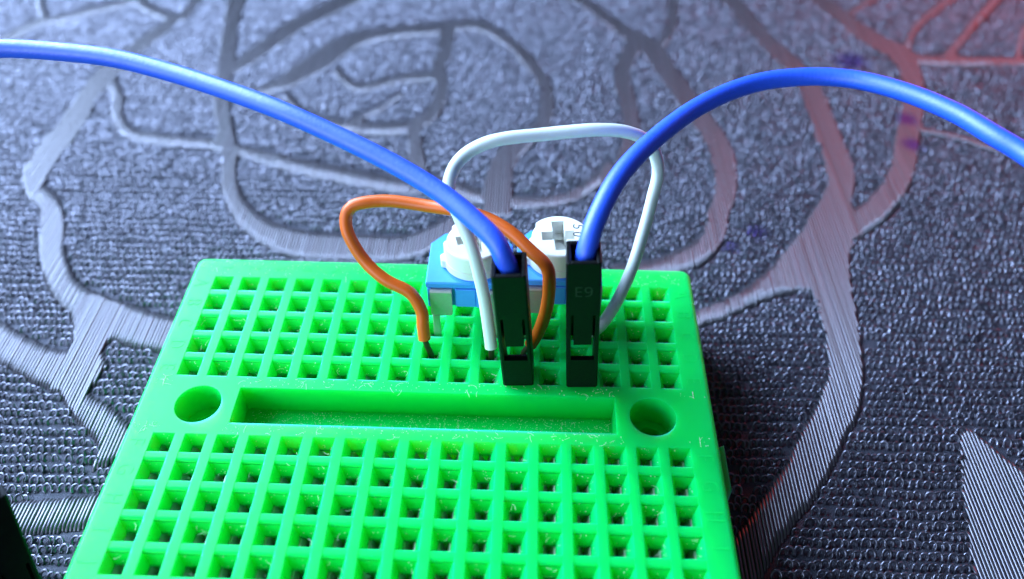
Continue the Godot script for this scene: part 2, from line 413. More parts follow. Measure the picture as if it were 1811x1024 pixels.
func make_cloth() -> void:
	rng.seed = 7
	var b := mb()
	var sag := noise(0.02, 2, 5)
	plate(b, -260, -300, 260, 160, CLOTH)
	var cloth := part("tablecloth", b, M.ground_weave, self)
	tag(cloth, "dark grey tablecloth with looped pile and shiny ribbed satin rose outlines", "", "", "structure")
	var strips := []
	for e in band_edges:
		var q := PackedVector2Array()
		var n: int = e.size() / 4
		var left := []
		var right := []
		for k in n:
			left.append(Vector3(e[k * 4], 0, e[k * 4 + 1]))
			right.append(Vector3(e[k * 4 + 2], 0, e[k * 4 + 3]))
		var l := smooth(left, 4)
		var r := smooth(right, 4)
		var lo := INF
		var hi := -INF
		for k in l.size():
			q.append(Vector2(l[k].x, l[k].z))
			q.append(Vector2(r[k].x, r[k].z))
			lo = minf(lo, minf(l[k].x, r[k].x))
			hi = maxf(hi, maxf(l[k].x, r[k].x))
		strips.append({"q": q, "lo": lo, "hi": hi})
	# satin bands: every warp thread that floats there is a rounded rib of its own
	var rib := 0.32
	var sb := mb()
	var by_line := {}
	var lines := int(270.0 / rib)
	for k in lines:
		var x := -135.0 + k * rib
		var spans := crossings(x, strips)
		by_line[k] = spans
		if absf(x - 12.0) > 112.0:
			continue
		for s in spans:
			var z0: float = s.x + rng.randf_range(-0.12, 0.1)
			var z1: float = s.y + rng.randf_range(-0.1, 0.12)
			if z1 - z0 < 0.3:
				continue
			var n := clampi(int((z1 - z0) / 0.8), 3, 60)
			var high := rng.randf_range(0.31, 0.38)
			var shade := rng.randf_range(0.85, 1.12)
			var lean := rng.randf_range(-0.03, 0.03)
			var start: int = sb.v.size()
			for j in n + 1:
				var f := float(j) / n
				# crowd the steps towards both ends, where the thread dives under
				f = 0.5 - 0.5 * cos(PI * f) if n < 8 else (f if f > 1.5 / n and f < 1.0 - 1.5 / n else f)
				var z := lerpf(z0, z1, f)
				var edge := minf(z - z0, z1 - z)
				var rise := sqrt(clampf(1.0 - pow(1.0 - clampf(edge / 0.8, 0.0, 1.0), 2.0), 0.0, 1.0))
				var slope := 0.0
				if edge < 0.8:
					slope = (1.0 - edge / 0.8) * (1.0 if z - z0 < z1 - z else -1.0)
				var y := CLOTH + 0.02 + (high - 0.12) * rise
				var c := thread_colour(x, z, Color(0.125, 0.117, 0.145) * shade)
				for a in 5:
					var t := PI * (a / 4.0)
					sb.v.append(Vector3(x + lean * sin(f * PI) - cos(t) * rib * 0.5, y + sin(t) * 0.13 * maxf(rise, 0.3), z))
					sb.n.append(Vector3(-cos(t) * 0.8, maxf(sin(t), 0.05), -slope * 0.9).normalized())
					sb.c.append(c)
			for j in n:
				for a in 4:
					var o := start + j * 5 + a
					sb.i.append_array([o, o + 1, o + 5, o + 1, o + 6, o + 5])
	tag(part("satin_rib", sb, M.satin_thread, cloth), "", "", "", "stuff")
	# looped pile: rows of little thread loops everywhere else
	var loop := mb()
	var path := smooth([Vector3(-0.20, -0.05, 0.22), Vector3(-0.26, 0.13, 0.09), Vector3(-0.15, 0.31, -0.09), Vector3(0.04, 0.38, -0.15), Vector3(0.21, 0.30, -0.07), Vector3(0.26, 0.11, 0.10), Vector3(0.20, -0.04, 0.22), Vector3(0.36, -0.08, 0.26)], 2)
	var rad := PackedFloat32Array()
	for k in path.size():
		rad.append(0.094)
	tube(loop, path, rad, 6, false, Vector2(1.25, 0.85))
	var where: Array[Transform3D] = []
	var tints: Array[Color] = []
	var stagger := noise(0.08, 2, 9)
	var row := 0
	var z := -120.0
	while z < 42.0:
		row += 1
		var x := -122.0 + (row % 2) * 0.33
		while x < 136.0:
			var px := x + rng.randf_range(-0.08, 0.08)
			var pz := z + rng.randf_range(-0.06, 0.06) + 0.35 * stagger.get_noise_2d(x, z * 3.0)
			x += 0.60 + 0.04 * stagger.get_noise_2d(x * 2.0, z)
			var line: Array = by_line[clampi(int((px + 135.0) / rib), 0, lines - 1)]
			var inside := false
			for s in line:
				if pz > s.x - 0.15 and pz < s.y + 0.25:
					inside = true
					break
			if inside or rng.randf() < 0.05:
				continue
			if absf(px) < 22.8 and absf(pz) < 16.8:
				continue
			var k := rng.randf_range(1.02, 1.32)
			var t := Basis.from_euler(Vector3(rng.randf_range(-0.3, 0.25), rng.randf_range(-0.32, 0.32), rng.randf_range(-0.18, 0.18)))
			t = t * Basis.from_scale(Vector3(k * rng.randf_range(0.9, 1.15), k * rng.randf_range(0.75, 1.1), k))
			where.append(Transform3D(t, Vector3(px, CLOTH + 0.02, pz) * S))
			tints.append(thread_colour(px, pz, Color(0.16, 0.155, 0.21) * rng.randf_range(0.7, 1.25)))
		z += 0.97 + rng.randf_range(-0.04, 0.04)
	var mm := MultiMesh.new()
	mm.transform_format = MultiMesh.TRANSFORM_3D
	mm.use_colors = true
	mm.mesh = build(loop)
	mm.instance_count = where.size()
	for k in where.size():
		mm.set_instance_transform(k, where[k])
		mm.set_instance_color(k, tints[k])
	var mi := MultiMeshInstance3D.new()
	mi.name = "thread_loop"
	mi.multimesh = mm
	mi.material_override = M.thread
	cloth.add_child(mi, true)
	tag(mi, "", "", "", "stuff")


# ---------------------------------------------------------------- the breadboard
func row_z(i: int) -> float:
	return -1.5 * PITCH - (4 - i) * PITCH if i < 5 else 1.5 * PITCH + (i - 5) * PITCH


func col_x(c: int) -> float:
	return (c - 8) * PITCH


func make_board() -> void:
	var at := Vector3(0, -8.5, 0)
	var board := thing("breadboard", "bright green mini solderless breadboard with two blocks of square holes", "breadboard", at)
	var b := mb()
	var HX := 23.5
	var HZ := 17.4
	var r := 0.45
	var x0 := -HX + r
	var z0 := -HZ + r
	# rim: rounded edge all round, corners rounded
	var outline := PackedVector2Array()
	var onorm := PackedVector2Array()
	for q in 4:
		var cx: float = [1, -1, -1, 1][q] * (HX - 0.9)
		var cz: float = [1, 1, -1, -1][q] * (HZ - 0.9)
		for k in 7:
			var a := PI / 2 * (q + k / 6.0)
			outline.append(Vector2(cx, cz))
			onorm.append(Vector2(cos(a), sin(a)))
	var n := outline.size()
	for k in n:
		var j := (k + 1) % n
		for s in 4:
			var a0 := PI / 2 * s / 4.0
			var a1 := PI / 2 * (s + 1) / 4.0
			var ps := []
			var ns := []
			for e in [[k, a0], [j, a0], [j, a1], [k, a1]]:
				var o: Vector2 = onorm[e[0]]
				var d: Vector2 = outline[e[0]] + o * (0.9 - r + r * sin(e[1]))
				ps.append(Vector3(d.x, -r + r * cos(e[1]), d.y))
				ns.append(Vector3(o.x * sin(e[1]), cos(e[1]), o.y * sin(e[1])))
			quad(b, ps[0], ps[1], ps[2], ps[3], ns[0], ns[1], ns[2], ns[3])
		var p := outline[k] + onorm[k] * 0.9
		var q := outline[j] + onorm[j] * 0.9
		var nk := Vector3(onorm[k].x, 0, onorm[k].y)
		var nj := Vector3(onorm[j].x, 0, onorm[j].y)
		quad(b, Vector3(p.x, -r, p.y), Vector3(q.x, -r, q.y), Vector3(q.x, -8.5, q.y), Vector3(p.x, -8.5, p.y), nk, nj, nj, nk)
		# fill the small corner fans of the top
		var i0 := outline[k] + onorm[k] * (0.9 - r)
		var i1 := outline[j] + onorm[j] * (0.9 - r)
		if outline[k] == outline[j]:
			face(b, [Vector3(outline[k].x, 0, outline[k].y), Vector3(i0.x, 0, i0.y), Vector3(i1.x, 0, i1.y)], Vector3.UP)
	face(b, [Vector3(-HX + 0.3, -8.5, -HZ + 0.3), Vector3(HX - 0.3, -8.5, -HZ + 0.3), Vector3(HX - 0.3, -8.5, HZ - 0.3), Vector3(-HX + 0.3, -8.5, HZ - 0.3)], Vector3.DOWN)
	var ix := HX - 0.9
	var iz := HZ - 0.9
	plate(b, -ix, z0, ix, -iz, 0)
	plate(b, -ix, iz, ix, -z0, 0)
	plate(b, x0, -iz, -ix, iz, 0)
	plate(b, ix, -iz, -x0, iz, 0)
	# margins round the two blocks
	var bx := col_x(16) + OPEN
	var back0 := row_z(0) - OPEN
	var back1 := row_z(4) + OPEN
	plate(b, -ix, -iz, ix, back0, 0)
	plate(b, -ix, -back0, ix, iz, 0)
	for s in [[back0, back1], [-back1, -back0]]:
		plate(b, -ix, s[0], -bx, s[1], 0)
		plate(b, bx, s[0], ix, s[1], 0)
		for c in 16:
			plate(b, col_x(c) + OPEN, s[0], col_x(c + 1) - OPEN, s[1], 0)
	# middle strip: channel and two mounting holes
	var cw := 15.5
	var cd := 1.8
	var mh := 1.88
	var hx := 18.5
	plate(b, -ix, back1, -hx - 2.3, -back1, 0)
	plate(b, hx + 2.3, back1, ix, -back1, 0)
	plate(b, -hx + 2.3, back1, -cw, -back1, 0)
	plate(b, cw, back1, hx - 2.3, -back1, 0)
	plate(b, -cw, back1, cw, -cd, 0)
	plate(b, -cw, cd, cw, -back1, 0)
	face(b, [Vector3(-cw, 0, -cd), Vector3(cw, 0, -cd), Vector3(cw, -3, -cd), Vector3(-cw, -3, -cd)], Vector3.BACK)
	face(b, [Vector3(-cw, 0, cd), Vector3(cw, 0, cd), Vector3(cw, -3, cd), Vector3(-cw, -3, cd)], Vector3.FORWARD)
	face(b, [Vector3(-cw, 0, -cd), Vector3(-cw, 0, cd), Vector3(-cw, -3, cd), Vector3(-cw, -3, -cd)], Vector3.RIGHT)
	face(b, [Vector3(cw, 0, -cd), Vector3(cw, 0, cd), Vector3(cw, -3, cd), Vector3(cw, -3, -cd)], Vector3.LEFT)
	plate(b, -cw, -cd, cw, cd, -3.0)
	for side in [-1.0, 1.0]:
		var c := Vector3(side * hx, 0, 0)
		var m := 56
		for k in m:
			var a0 := TAU * k / m
			var a1 := TAU * (k + 1) / m
			var d0 := Vector3(cos(a0), 0, sin(a0))
			var d1 := Vector3(cos(a1), 0, sin(a1))
			var e0 := d0 * minf(2.3 / maxf(absf(d0.x), 1e-4), -back1 / maxf(absf(d0.z), 1e-4))
			var e1 := d1 * minf(2.3 / maxf(absf(d1.x), 1e-4), -back1 / maxf(absf(d1.z), 1e-4))
			face(b, [c + d0 * mh, c + e0, c + e1, c + d1 * mh], Vector3.UP)
			if absf(e0.x) > 2.299 and absf(e1.z) > -back1 - 0.001 or absf(e1.x) > 2.299 and absf(e0.z) > -back1 - 0.001:
				var corner := Vector3(signf(e0.x) * 2.3, 0, signf(e0.z) * -back1)
				if (e0 - corner).length() > 0.001 and (e1 - corner).length() > 0.001:
					face(b, [c + e0, c + corner, c + e1], Vector3.UP)
			for w in [[mh, 0.0, mh, -3.1], [1.15, -3.1, 1.15, -8.4]]:
				quad(b, c + d0 * w[0] + Vector3.UP * w[1], c + d1 * w[0] + Vector3.UP * w[1], c + d1 * w[2] + Vector3.UP * w[3], c + d0 * w[2] + Vector3.UP * w[3], -d0, -d1, -d1, -d0)
			face(b, [c + d0 * mh + Vector3(0, -3.1, 0), c + d1 * mh + Vector3(0, -3.1, 0), c + d1 * 1.15 + Vector3(0, -3.1, 0), c + d0 * 1.15 + Vector3(0, -3.1, 0)], Vector3.UP)
			tri(b, c + Vector3(0, -8.4, 0), c + d0 * 1.15 + Vector3(0, -8.4, 0), c + d1 * 1.15 + Vector3(0, -8.4, 0), Vector3.UP, Vector3.UP, Vector3.UP)
	# holes: a funnel above a square shaft, and the low rounded bar in front of each
	var bar := [Vector2(0.0, -0.03), Vector2(0.44, -0.05), Vector2(0.54, -0.067), Vector2(0.63, -0.105), Vector2(0.70, -0.165), Vector2(0.74, -0.25)]
	for i in 10:
		for c in 17:
			var x := col_x(c)
			var z := row_z(i)
			var first := i == 0 or i == 5
			var last := i == 4 or i == 9
			var yb := 0.0 if first else -0.25
			var yf := 0.0 if last else -0.03
			var top := [Vector3(x - OPEN, 0, z - OPEN), Vector3(x + OPEN, 0, z - OPEN), Vector3(x + OPEN, 0, z + OPEN), Vector3(x - OPEN, 0, z + OPEN)]
			var low := [Vector3(x - SLOT, -1.05, z - SLOT), Vector3(x + SLOT, -1.05, z - SLOT), Vector3(x + SLOT, -1.05, z + SLOT), Vector3(x - SLOT, -1.05, z + SLOT)]
			var bl: Vector3 = top[0] + Vector3.UP * yb
			var br: Vector3 = top[1] + Vector3.UP * yb
			var fr: Vector3 = top[2] + Vector3.UP * yf
			var fl: Vector3 = top[3] + Vector3.UP * yf
			face(b, [bl, br, low[1], low[0]], Vector3.BACK)
			face(b, [fl, fr, low[2], low[3]], Vector3.FORWARD)
			face(b, [top[0], top[3], fl, low[3], low[0], bl] if not first else [top[0], fl, low[3], low[0]], Vector3.RIGHT)
			face(b, [top[1], top[2], fr, low[2], low[1], br] if not first else [top[1], fr, low[2], low[1]], Vector3.LEFT)
			# a short lip, then a wider cell for the spring clip
			var lip := Vector3(0, -0.22, 0)
			var deep := Vector3(0, -5.6, 0)
			var outs := [Vector3.BACK, Vector3.LEFT, Vector3.FORWARD, Vector3.RIGHT]
			for e in 4:
				var f: int = (e + 1) % 4
				var ce := Vector3(x + signf(low[e].x - x) * 0.62, low[e].y - 0.22, z + signf(low[e].z - z) * 0.72)
				var cf := Vector3(x + signf(low[f].x - x) * 0.62, low[f].y - 0.22, z + signf(low[f].z - z) * 0.72)
				face(b, [low[e], low[f], low[f] + lip, low[e] + lip], outs[e])
				face(b, [low[e] + lip, low[f] + lip, cf, ce], Vector3.DOWN)
				face(b, [ce, cf, cf + deep, ce + deep], outs[e])
			plate(b, x - 0.62, z - 0.72, x + 0.62, z + 0.72, -1.27 - 5.6)
			if not last:
				for k in bar.size() - 1:
					var p: Vector2 = bar[k]
					var q: Vector2 = bar[k + 1]
					var zs := z + OPEN
					var np :=  bar_normal(k)
					var nq :=  bar_normal(k + 1)
					quad(b, Vector3(x - OPEN, p.y, zs + p.x), Vector3(x + OPEN, p.y, zs + p.x), Vector3(x + OPEN, q.y, zs + q.x), Vector3(x - OPEN, q.y, zs + q.x), np, np, nq, nq)
					for sd in [-1.0, 1.0]:
						face(b, [Vector3(x + sd * OPEN, 0, zs + p.x), Vector3(x + sd * OPEN, 0, zs + q.x), Vector3(x + sd * OPEN, q.y, zs + q.x), Vector3(x + sd * OPEN, p.y, zs + p.x)], Vector3(-sd, 0, 0))
	part("body", b, M.green_plastic, board, at)
	# interlocking tab on the right flank
	var tb := mb()
	prism(tb, PackedVector2Array([Vector2(HX - 0.02, 1.6), Vector2(HX + 0.9, 1.2), Vector2(HX + 0.9, 5.4), Vector2(HX - 0.02, 5.0)]), -7.6, -1.9, 0.12)
	part("interlock_tab", tb, M.green_plastic, board, at)
	# one spring clip of metal under each row of five holes: a folded pair of leaves
	rng.seed = 31
	var clips := []
	for v in 3:
		var cb := mb()
		for s in [-1.0, 1.0]:
			var lean: float = 0.05 * (v - 1)
			for k in 5:
				var zc := (k - 2) * PITCH
				var bend := rng.randf_range(-0.05, 0.06)
				var prof := [Vector2(0.40 + bend, -1.14 - rng.randf() * 0.2), Vector2(0.10 + bend, -2.1), Vector2(0.07, -3.6), Vector2(0.28, -6.3)]
				for e in prof.size() - 1:
					var p: Vector2 = prof[e]
					var q: Vector2 = prof[e + 1]
					var o := Vector3(-s, 0.35, 0)
					for w in [0.0, 0.2]:
						face(cb, [Vector3(s * (p.x + w) + lean, p.y, zc - 0.68), Vector3(s * (p.x + w) + lean, p.y, zc + 0.68), Vector3(s * (q.x + w) + lean, q.y, zc + 0.68), Vector3(s * (q.x + w) + lean, q.y, zc - 0.68)], o if w == 0.0 else -o)
				var t: Vector2 = prof[0]
				face(cb, [Vector3(s * t.x + lean, t.y, zc - 0.68), Vector3(s * (t.x + 0.2) + lean, t.y, zc - 0.68), Vector3(s * (t.x + 0.2) + lean, t.y, zc + 0.68), Vector3(s * t.x + lean, t.y, zc + 0.68)], Vector3.UP)
		clips.append(build(cb))
	for half in 2:
		for c in 17:
			var o := put("contact_clip", clips[rng.randi() % 3], M.tin, board)
			o.position = (Vector3(col_x(c), 0, row_z(2 + half * 5)) - at) * S
	# raised lettering on the margins, turned to be read from the right
	var font := SystemFont.new()
	font.font_names = PackedStringArray(["Droid Sans"])
	for i in 10:
		var tm := text("ABCDEFGHIJ"[i], font)
		for s in [-1.0, 1.0]:
			var o := put("raised_letter", tm, M.green_relief, board)
			o.transform = Transform3D(lying(-PI / 2) * sized(1.15, 0.04), (Vector3(s * 22.25, 0.0, row_z(i)) - at) * S)
	for c in 17:
		var tm := text(str(c + 1), font)
		for s in [-1.0, 1.0]:
			var o := put("raised_number", tm, M.green_relief, board)
			o.transform = Transform3D(lying(-PI / 2) * sized(0.95, 0.04), (Vector3(col_x(c), 0.0, s * 16.1) - at) * S)
	# lint and dust caught on the board
	rng.seed = 77
	var lb := mb()
	for k in 2200:
		var p := dusty_place(k)
		speck(lb, p, rng.randf_range(0.022, 0.068))
	for k in 1500:
		speck(lb, Vector3(rng.randf_range(-15.2, 15.4), -2.985, rng.randf_range(-1.7, 1.75)), 0.016 + 0.05 * pow(rng.randf(), 2.5))
	for k in 420:
		var p := dusty_place(k)
		fibre(lb, p, rng.randf_range(0.2, 0.8))
	tag(part("lint", lb, M.lint_white, board, at), "", "", "", "stuff")


# a place where dust lies: margins, channel floor, funnel walls, brims of holes
func dusty_place(k: int) -> Vector3:
	if k % 4 == 0:
		return Vector3(rng.randf_range(-15.2, 15.3), -2.98, rng.randf_range(-1.6, 1.7))
	if k % 4 == 1:
		var x := rng.randf_range(-23.0, 23.0)
		var z: float = [rng.randf_range(-16.9, -15.0), rng.randf_range(-2.8, -1.9), rng.randf_range(1.9, 2.8)][rng.randi() % 3]
		if absf(z) < 3.0 and absf(x) > 16.0 and absf(x) < 20.8:
			x = signf(x) * 22.0
		return Vector3(x, 0.012, z)
	var c := col_x(rng.randi() % 17)
	var r := row_z(rng.randi() % 10)
	if k % 4 == 2:
		var t := rng.randf_range(0.1, 0.95)
		return Vector3(c + rng.randf_range(-0.5, 0.5), -1.05 * t + 0.01, r - OPEN + 0.45 * t + 0.012)
	return Vector3(c + 0.9 - rng.randf_range(0.02, 0.42), -rng.randf_range(0.2, 0.9), r + rng.randf_range(-0.4, 0.7))


# normals along the bars between the holes: nearly flat, then a rounded brow
func bar_normal(k: int) -> Vector3:
	var a: float = [0.045, 0.06, 0.28, 0.55, 0.85, 1.2][k]
	return Vector3(0, cos(a), sin(a))


func speck(b: Dictionary, p: Vector3, r: float) -> void:
	var d := [Vector3(r, 0, 0), Vector3(-r * 0.5, 0, r * 0.8), Vector3(-r * 0.5, 0, -r * 0.8), Vector3(0, r * 0.9, 0)]
	var t := Basis(Vector3.UP, rng.randf() * TAU)
	for f in [[0, 1, 3], [1, 2, 3], [2, 0, 3]]:
		face(b, [p + t * d[f[0]], p + t * d[f[1]], p + t * d[f[2]]], t * (d[f[0]] + d[f[1]]) + Vector3.UP * r)


func fibre(b: Dictionary, p: Vector3, length: float) -> void:
	var a := rng.randf() * TAU
	var bend := rng.randf_range(-2.2, 2.2)
	var path := PackedVector3Array()
	var q := p
	for k in 6:
		path.append(q + Vector3.UP * (0.01 + 0.03 * sin(k * 0.9)))
		q += Vector3(cos(a), 0, sin(a)) * length / 5.0
		a += bend / 5.0
	tube(b, path, PackedFloat32Array([0.011]), 4, false)


# lettering one unit high; place it with print_scale()
func text(s: String, font: Font) -> TextMesh:
	var t := TextMesh.new()
	t.text = s
	t.font = font
	t.font_size = 32
	t.pixel_size = 0.01
	t.depth = 0.1
	t.curve_step = 2.0
	return t


# capitals "high" mm tall and "thick" mm deep
func sized(high: float, thick: float) -> Basis:
	var k := high * S / 0.228
	return Basis.from_scale(Vector3(k, k, thick * S / 0.1))


# lays upright text on its back and turns it about y
func lying(turn: float) -> Basis:
	return Basis(Vector3.UP, turn) * Basis(Vector3.RIGHT, -PI / 2)


# ---------------------------------------------------------------- the trimmers
func make_trimmer(at: Vector3, label: String, mark: Array, turn: float, dial_x: float) -> void:
	# "at" is the middle of the front feet on the board; the front face looks to +z
	var t := thing("trimmer_potentiometer", label, "potentiometer", at, "blue trimmers side by side")
	var y0 := 2.75
	var y1 := 5.55
	var b := mb()
	var bc := Vector3(0.5, 0, 0)
	var body := PackedVector2Array([Vector2(-3.5, -0.35), Vector2(3.5, -0.35), Vector2(3.5, -5.2), Vector2(2.4, -6.5), Vector2(-2.4, -6.5), Vector2(-3.5, -5.2)])
	prism(b, body, y0, y1 - 0.55, 0.0, bc)
	var upper := PackedVector2Array([Vector2(-3.6, -0.2), Vector2(3.6, -0.2), Vector2(3.6, -5.25), Vector2(2.45, -6.6), Vector2(-2.45, -6.6), Vector2(-3.6, -5.25)])
	prism(b, upper, y1 - 0.55, y1, 0.1, bc)
	# blocks on the front between and beside the pins
	box(b, Vector3(0.25, (y0 + y1) / 2 - 0.34, -0.25), Vector3(1.75, y1 - y0 - 0.72, 0.24), 0.06)
	box(b, Vector3(1.55, (y0 + y1) / 2 - 0.30, -0.22), Vector3(0.8, y1 - y0 - 0.62, 0.3), 0.06)
	box(b, Vector3(-2.85, (y0 + y1) / 2 - 0.3, -0.24), Vector3(0.3, y1 - y0 - 0.62, 0.26), 0.05)
	box(b, Vector3(3.85, (y0 + y1) / 2 - 0.3, -0.24), Vector3(0.3, y1 - y0 - 0.62, 0.26), 0.05)
	part("base", b, M.pot_blue, t)
	var dc := Vector3(dial_x, 0, -3.0)
	var rb := mb()
	lathe(rb, [Vector2(2.78, y1 - 0.05), Vector2(2.78, y1 + 0.07), Vector2(2.70, y1 + 0.07), Vector2(2.70, y1 + 0.02), Vector2(2.64, y1 + 0.02), Vector2(2.64, y1 + 0.14), Vector2(2.3, y1 + 0.14)], 64, dc)
	part("collar", rb, M.pot_blue, t)
	# white dial: a wide foot with a pointer, a cap with a cross-shaped screwdriver slot
	var d := mb()
	var turned := Basis(Vector3.UP, turn)
	var foot := PackedVector2Array()
	for k in 72:
		var a := TAU * k / 72
		var r := 2.62
		var off := absf(wrapf(a - deg_to_rad(168), -PI, PI))
		r += 0.32 * smoothstep(0.24, 0.12, off)
		foot.append(Vector2(cos(a), sin(a)) * r)
	prism(d, foot, y1 + 0.14, y1 + 0.95, 0.1, dc)
	var yt := y1 + 2.6
	var rim := []
	var m := 72
	for k in m:
		var a := TAU * k / m
		var r := 2.62
		var off := absf(wrapf(a - deg_to_rad(195), -PI, PI))
		r -= 0.28 * smoothstep(0.42, 0.32, off)
		rim.append(Vector2(cos(a), sin(a)) * r)
	for k in m:
		var p: Vector2 = rim[k]
		var q: Vector2 = rim[(k + 1) % m]
		var pn := Vector3(p.x, 0, p.y).normalized()
		var qn := Vector3(q.x, 0, q.y).normalized()
		quad(d, dc + Vector3(p.x, y1 + 0.95, p.y), dc + Vector3(q.x, y1 + 0.95, q.y), dc + Vector3(q.x, yt - 0.22, q.y), dc + Vector3(p.x, yt - 0.22, p.y), pn, qn, qn, pn)
		var pm := p * 0.97
		var qm := q * 0.97
		var pi := p * 0.91
		var qi := q * 0.91
		var up1 := Vector3.UP
		quad(d, dc + Vector3(p.x, yt - 0.22, p.y), dc + Vector3(q.x, yt - 0.22, q.y), dc + Vector3(qm.x, yt - 0.07, qm.y), dc + Vector3(pm.x, yt - 0.07, pm.y), pn, qn, (qn + up1).normalized(), (pn + up1).normalized())
		quad(d, dc + Vector3(pm.x, yt - 0.07, pm.y), dc + Vector3(qm.x, yt - 0.07, qm.y), dc + Vector3(qi.x, yt, qi.y), dc + Vector3(pi.x, yt, pi.y), (pn + up1).normalized(), (qn + up1).normalized(), up1, up1)
	# the flat top with the cross cut out: points on rim, cross outline, then Delaunay without the cross
	var w := 0.52
	var al := 1.8
	var cross := PackedVector2Array([Vector2(-w, -al), Vector2(w, -al), Vector2(w, -w), Vector2(1.3, -w), Vector2(1.3, w), Vector2(w, w), Vector2(w, al), Vector2(-w, al), Vector2(-w, w), Vector2(-1.5, w), Vector2(-1.5, -w), Vector2(-w, -w)])
	for k in cross.size():
		cross[k] = cross[k].rotated(-turn)
	var pts := PackedVector2Array()
	for k in m:
		pts.append(rim[k] * 0.91)
	for k in cross.size():
		var p := cross[k]
		var q := cross[(k + 1) % cross.size()]
		for s in 8:
			pts.append(p.lerp(q, s / 8.0))
	var del := Geometry2D.triangulate_delaunay(pts)
	for k in range(0, del.size(), 3):
		var ctr := (pts[del[k]] + pts[del[k + 1]] + pts[del[k + 2]]) / 3.0
		if Geometry2D.is_point_in_polygon(ctr, cross):
			continue
		face(d, [dc + Vector3(pts[del[k]].x, yt, pts[del[k]].y), dc + Vector3(pts[del[k + 1]].x, yt, pts[del[k + 1]].y), dc + Vector3(pts[del[k + 2]].x, yt, pts[del[k + 2]].y)], Vector3.UP)
	for k in cross.size():
		var p := cross[k]
		var q := cross[(k + 1) % cross.size()]
		var mid := (p + q) / 2.0
		var o := Vector2(q.y - p.y, p.x - q.x)
		if not Geometry2D.is_point_in_polygon(mid + o.normalized() * 0.05, cross):
			o = -o
		face(d, [dc + Vector3(p.x, yt, p.y), dc + Vector3(q.x, yt, q.y), dc + Vector3(q.x, yt - 1.65, q.y), dc + Vector3(p.x, yt - 1.65, p.y)], Vector3(o.x, 0, o.y))
	# floor of the slot in its arms; the middle is open down to the wiper
	for arm in [[-w, -al, w, -0.95], [-w, 0.9, w, al], [-1.5, -w, -0.75, w], [0.75, -w, 1.3, w]]:
		var pr := []
		for c in [Vector2(arm[0], arm[1]), Vector2(arm[2], arm[1]), Vector2(arm[2], arm[3]), Vector2(arm[0], arm[3])]:
			var e: Vector2 = c.rotated(-turn)
			pr.append(dc + Vector3(e.x, yt - 1.35, e.y))
		face(d, pr, Vector3.UP)
	var dial := part("dial", d, M.dial_white, t)
	var font := SystemFont.new()
	font.font_names = PackedStringArray(["Droid Sans"])
	for k in mark.size():
		var tm := text(mark[k][0], font)
		var o := put("printed_digit", tm, M.dial_print, dial)
		o.transform = Transform3D(lying(mark[k][3]) * sized(0.85, 0.02), Vector3(mark[k][1], yt, mark[k][2]) * S)
	var wb := mb()
	prism(wb, disc(0.9, 24), y1 - 0.2, y1 + 0.2, 0.05, dc)
	box(wb, dc + Vector3(0.1, y1 + 0.45, 0.35), Vector3(0.7, 0.5, 0.55), 0.08, Basis(Vector3.UP, 0.4))
	part("wiper", wb, M.tin, t)
	# three flat pins, each a wide shoulder and a narrow foot
	for p in [[-2.54, 0.0, 0.75], [2.54, 0.0, 0.75], [0.0, -5.08, 0.0]]:
		var pb := mb()
		var px: float = p[0]
		var pz: float = p[1]
		if pz == 0.0:
			var cx: float = px + p[2] - 0.05
			var sheet := [Vector2(-0.55, 4.86), Vector2(-0.1, 4.86), Vector2(0.04, 4.80), Vector2(0.12, 4.66), Vector2(0.13, 2.1)]
			for e in sheet.size() - 1:
				var u: Vector2 = sheet[e]
				var v: Vector2 = sheet[e + 1]
				var nn := Vector3(0, v.x - u.x, u.y - v.y).normalized()
				for th in [0.0, -0.3]:
					var of: Vector3 = nn * th
					face(pb, [Vector3(cx - 0.93, u.y, u.x) + of, Vector3(cx + 0.93, u.y, u.x) + of, Vector3(cx + 0.93, v.y, v.x) + of, Vector3(cx - 0.93, v.y, v.x) + of], nn if th == 0.0 else -nn)
				for s in [-0.93, 0.93]:
					face(pb, [Vector3(cx + s, u.y, u.x), Vector3(cx + s, v.y, v.x), Vector3(cx + s, v.y, v.x) - nn * 0.3, Vector3(cx + s, u.y, u.x) - nn * 0.3], Vector3(s, 0, 0))
			box(pb, Vector3(cx, 2.0, -0.02), Vector3(1.7, 0.24, 0.28), 0.05)
			box(pb, Vector3(px + 0.18, -0.1, -0.02), Vector3(0.62, 4.0, 0.28), 0.05)
		else:
			box(pb, Vector3(px, 0.6, pz), Vector3(0.62, 4.6, 0.3), 0.05)
		part("pin", pb, M.tin_pin, t)


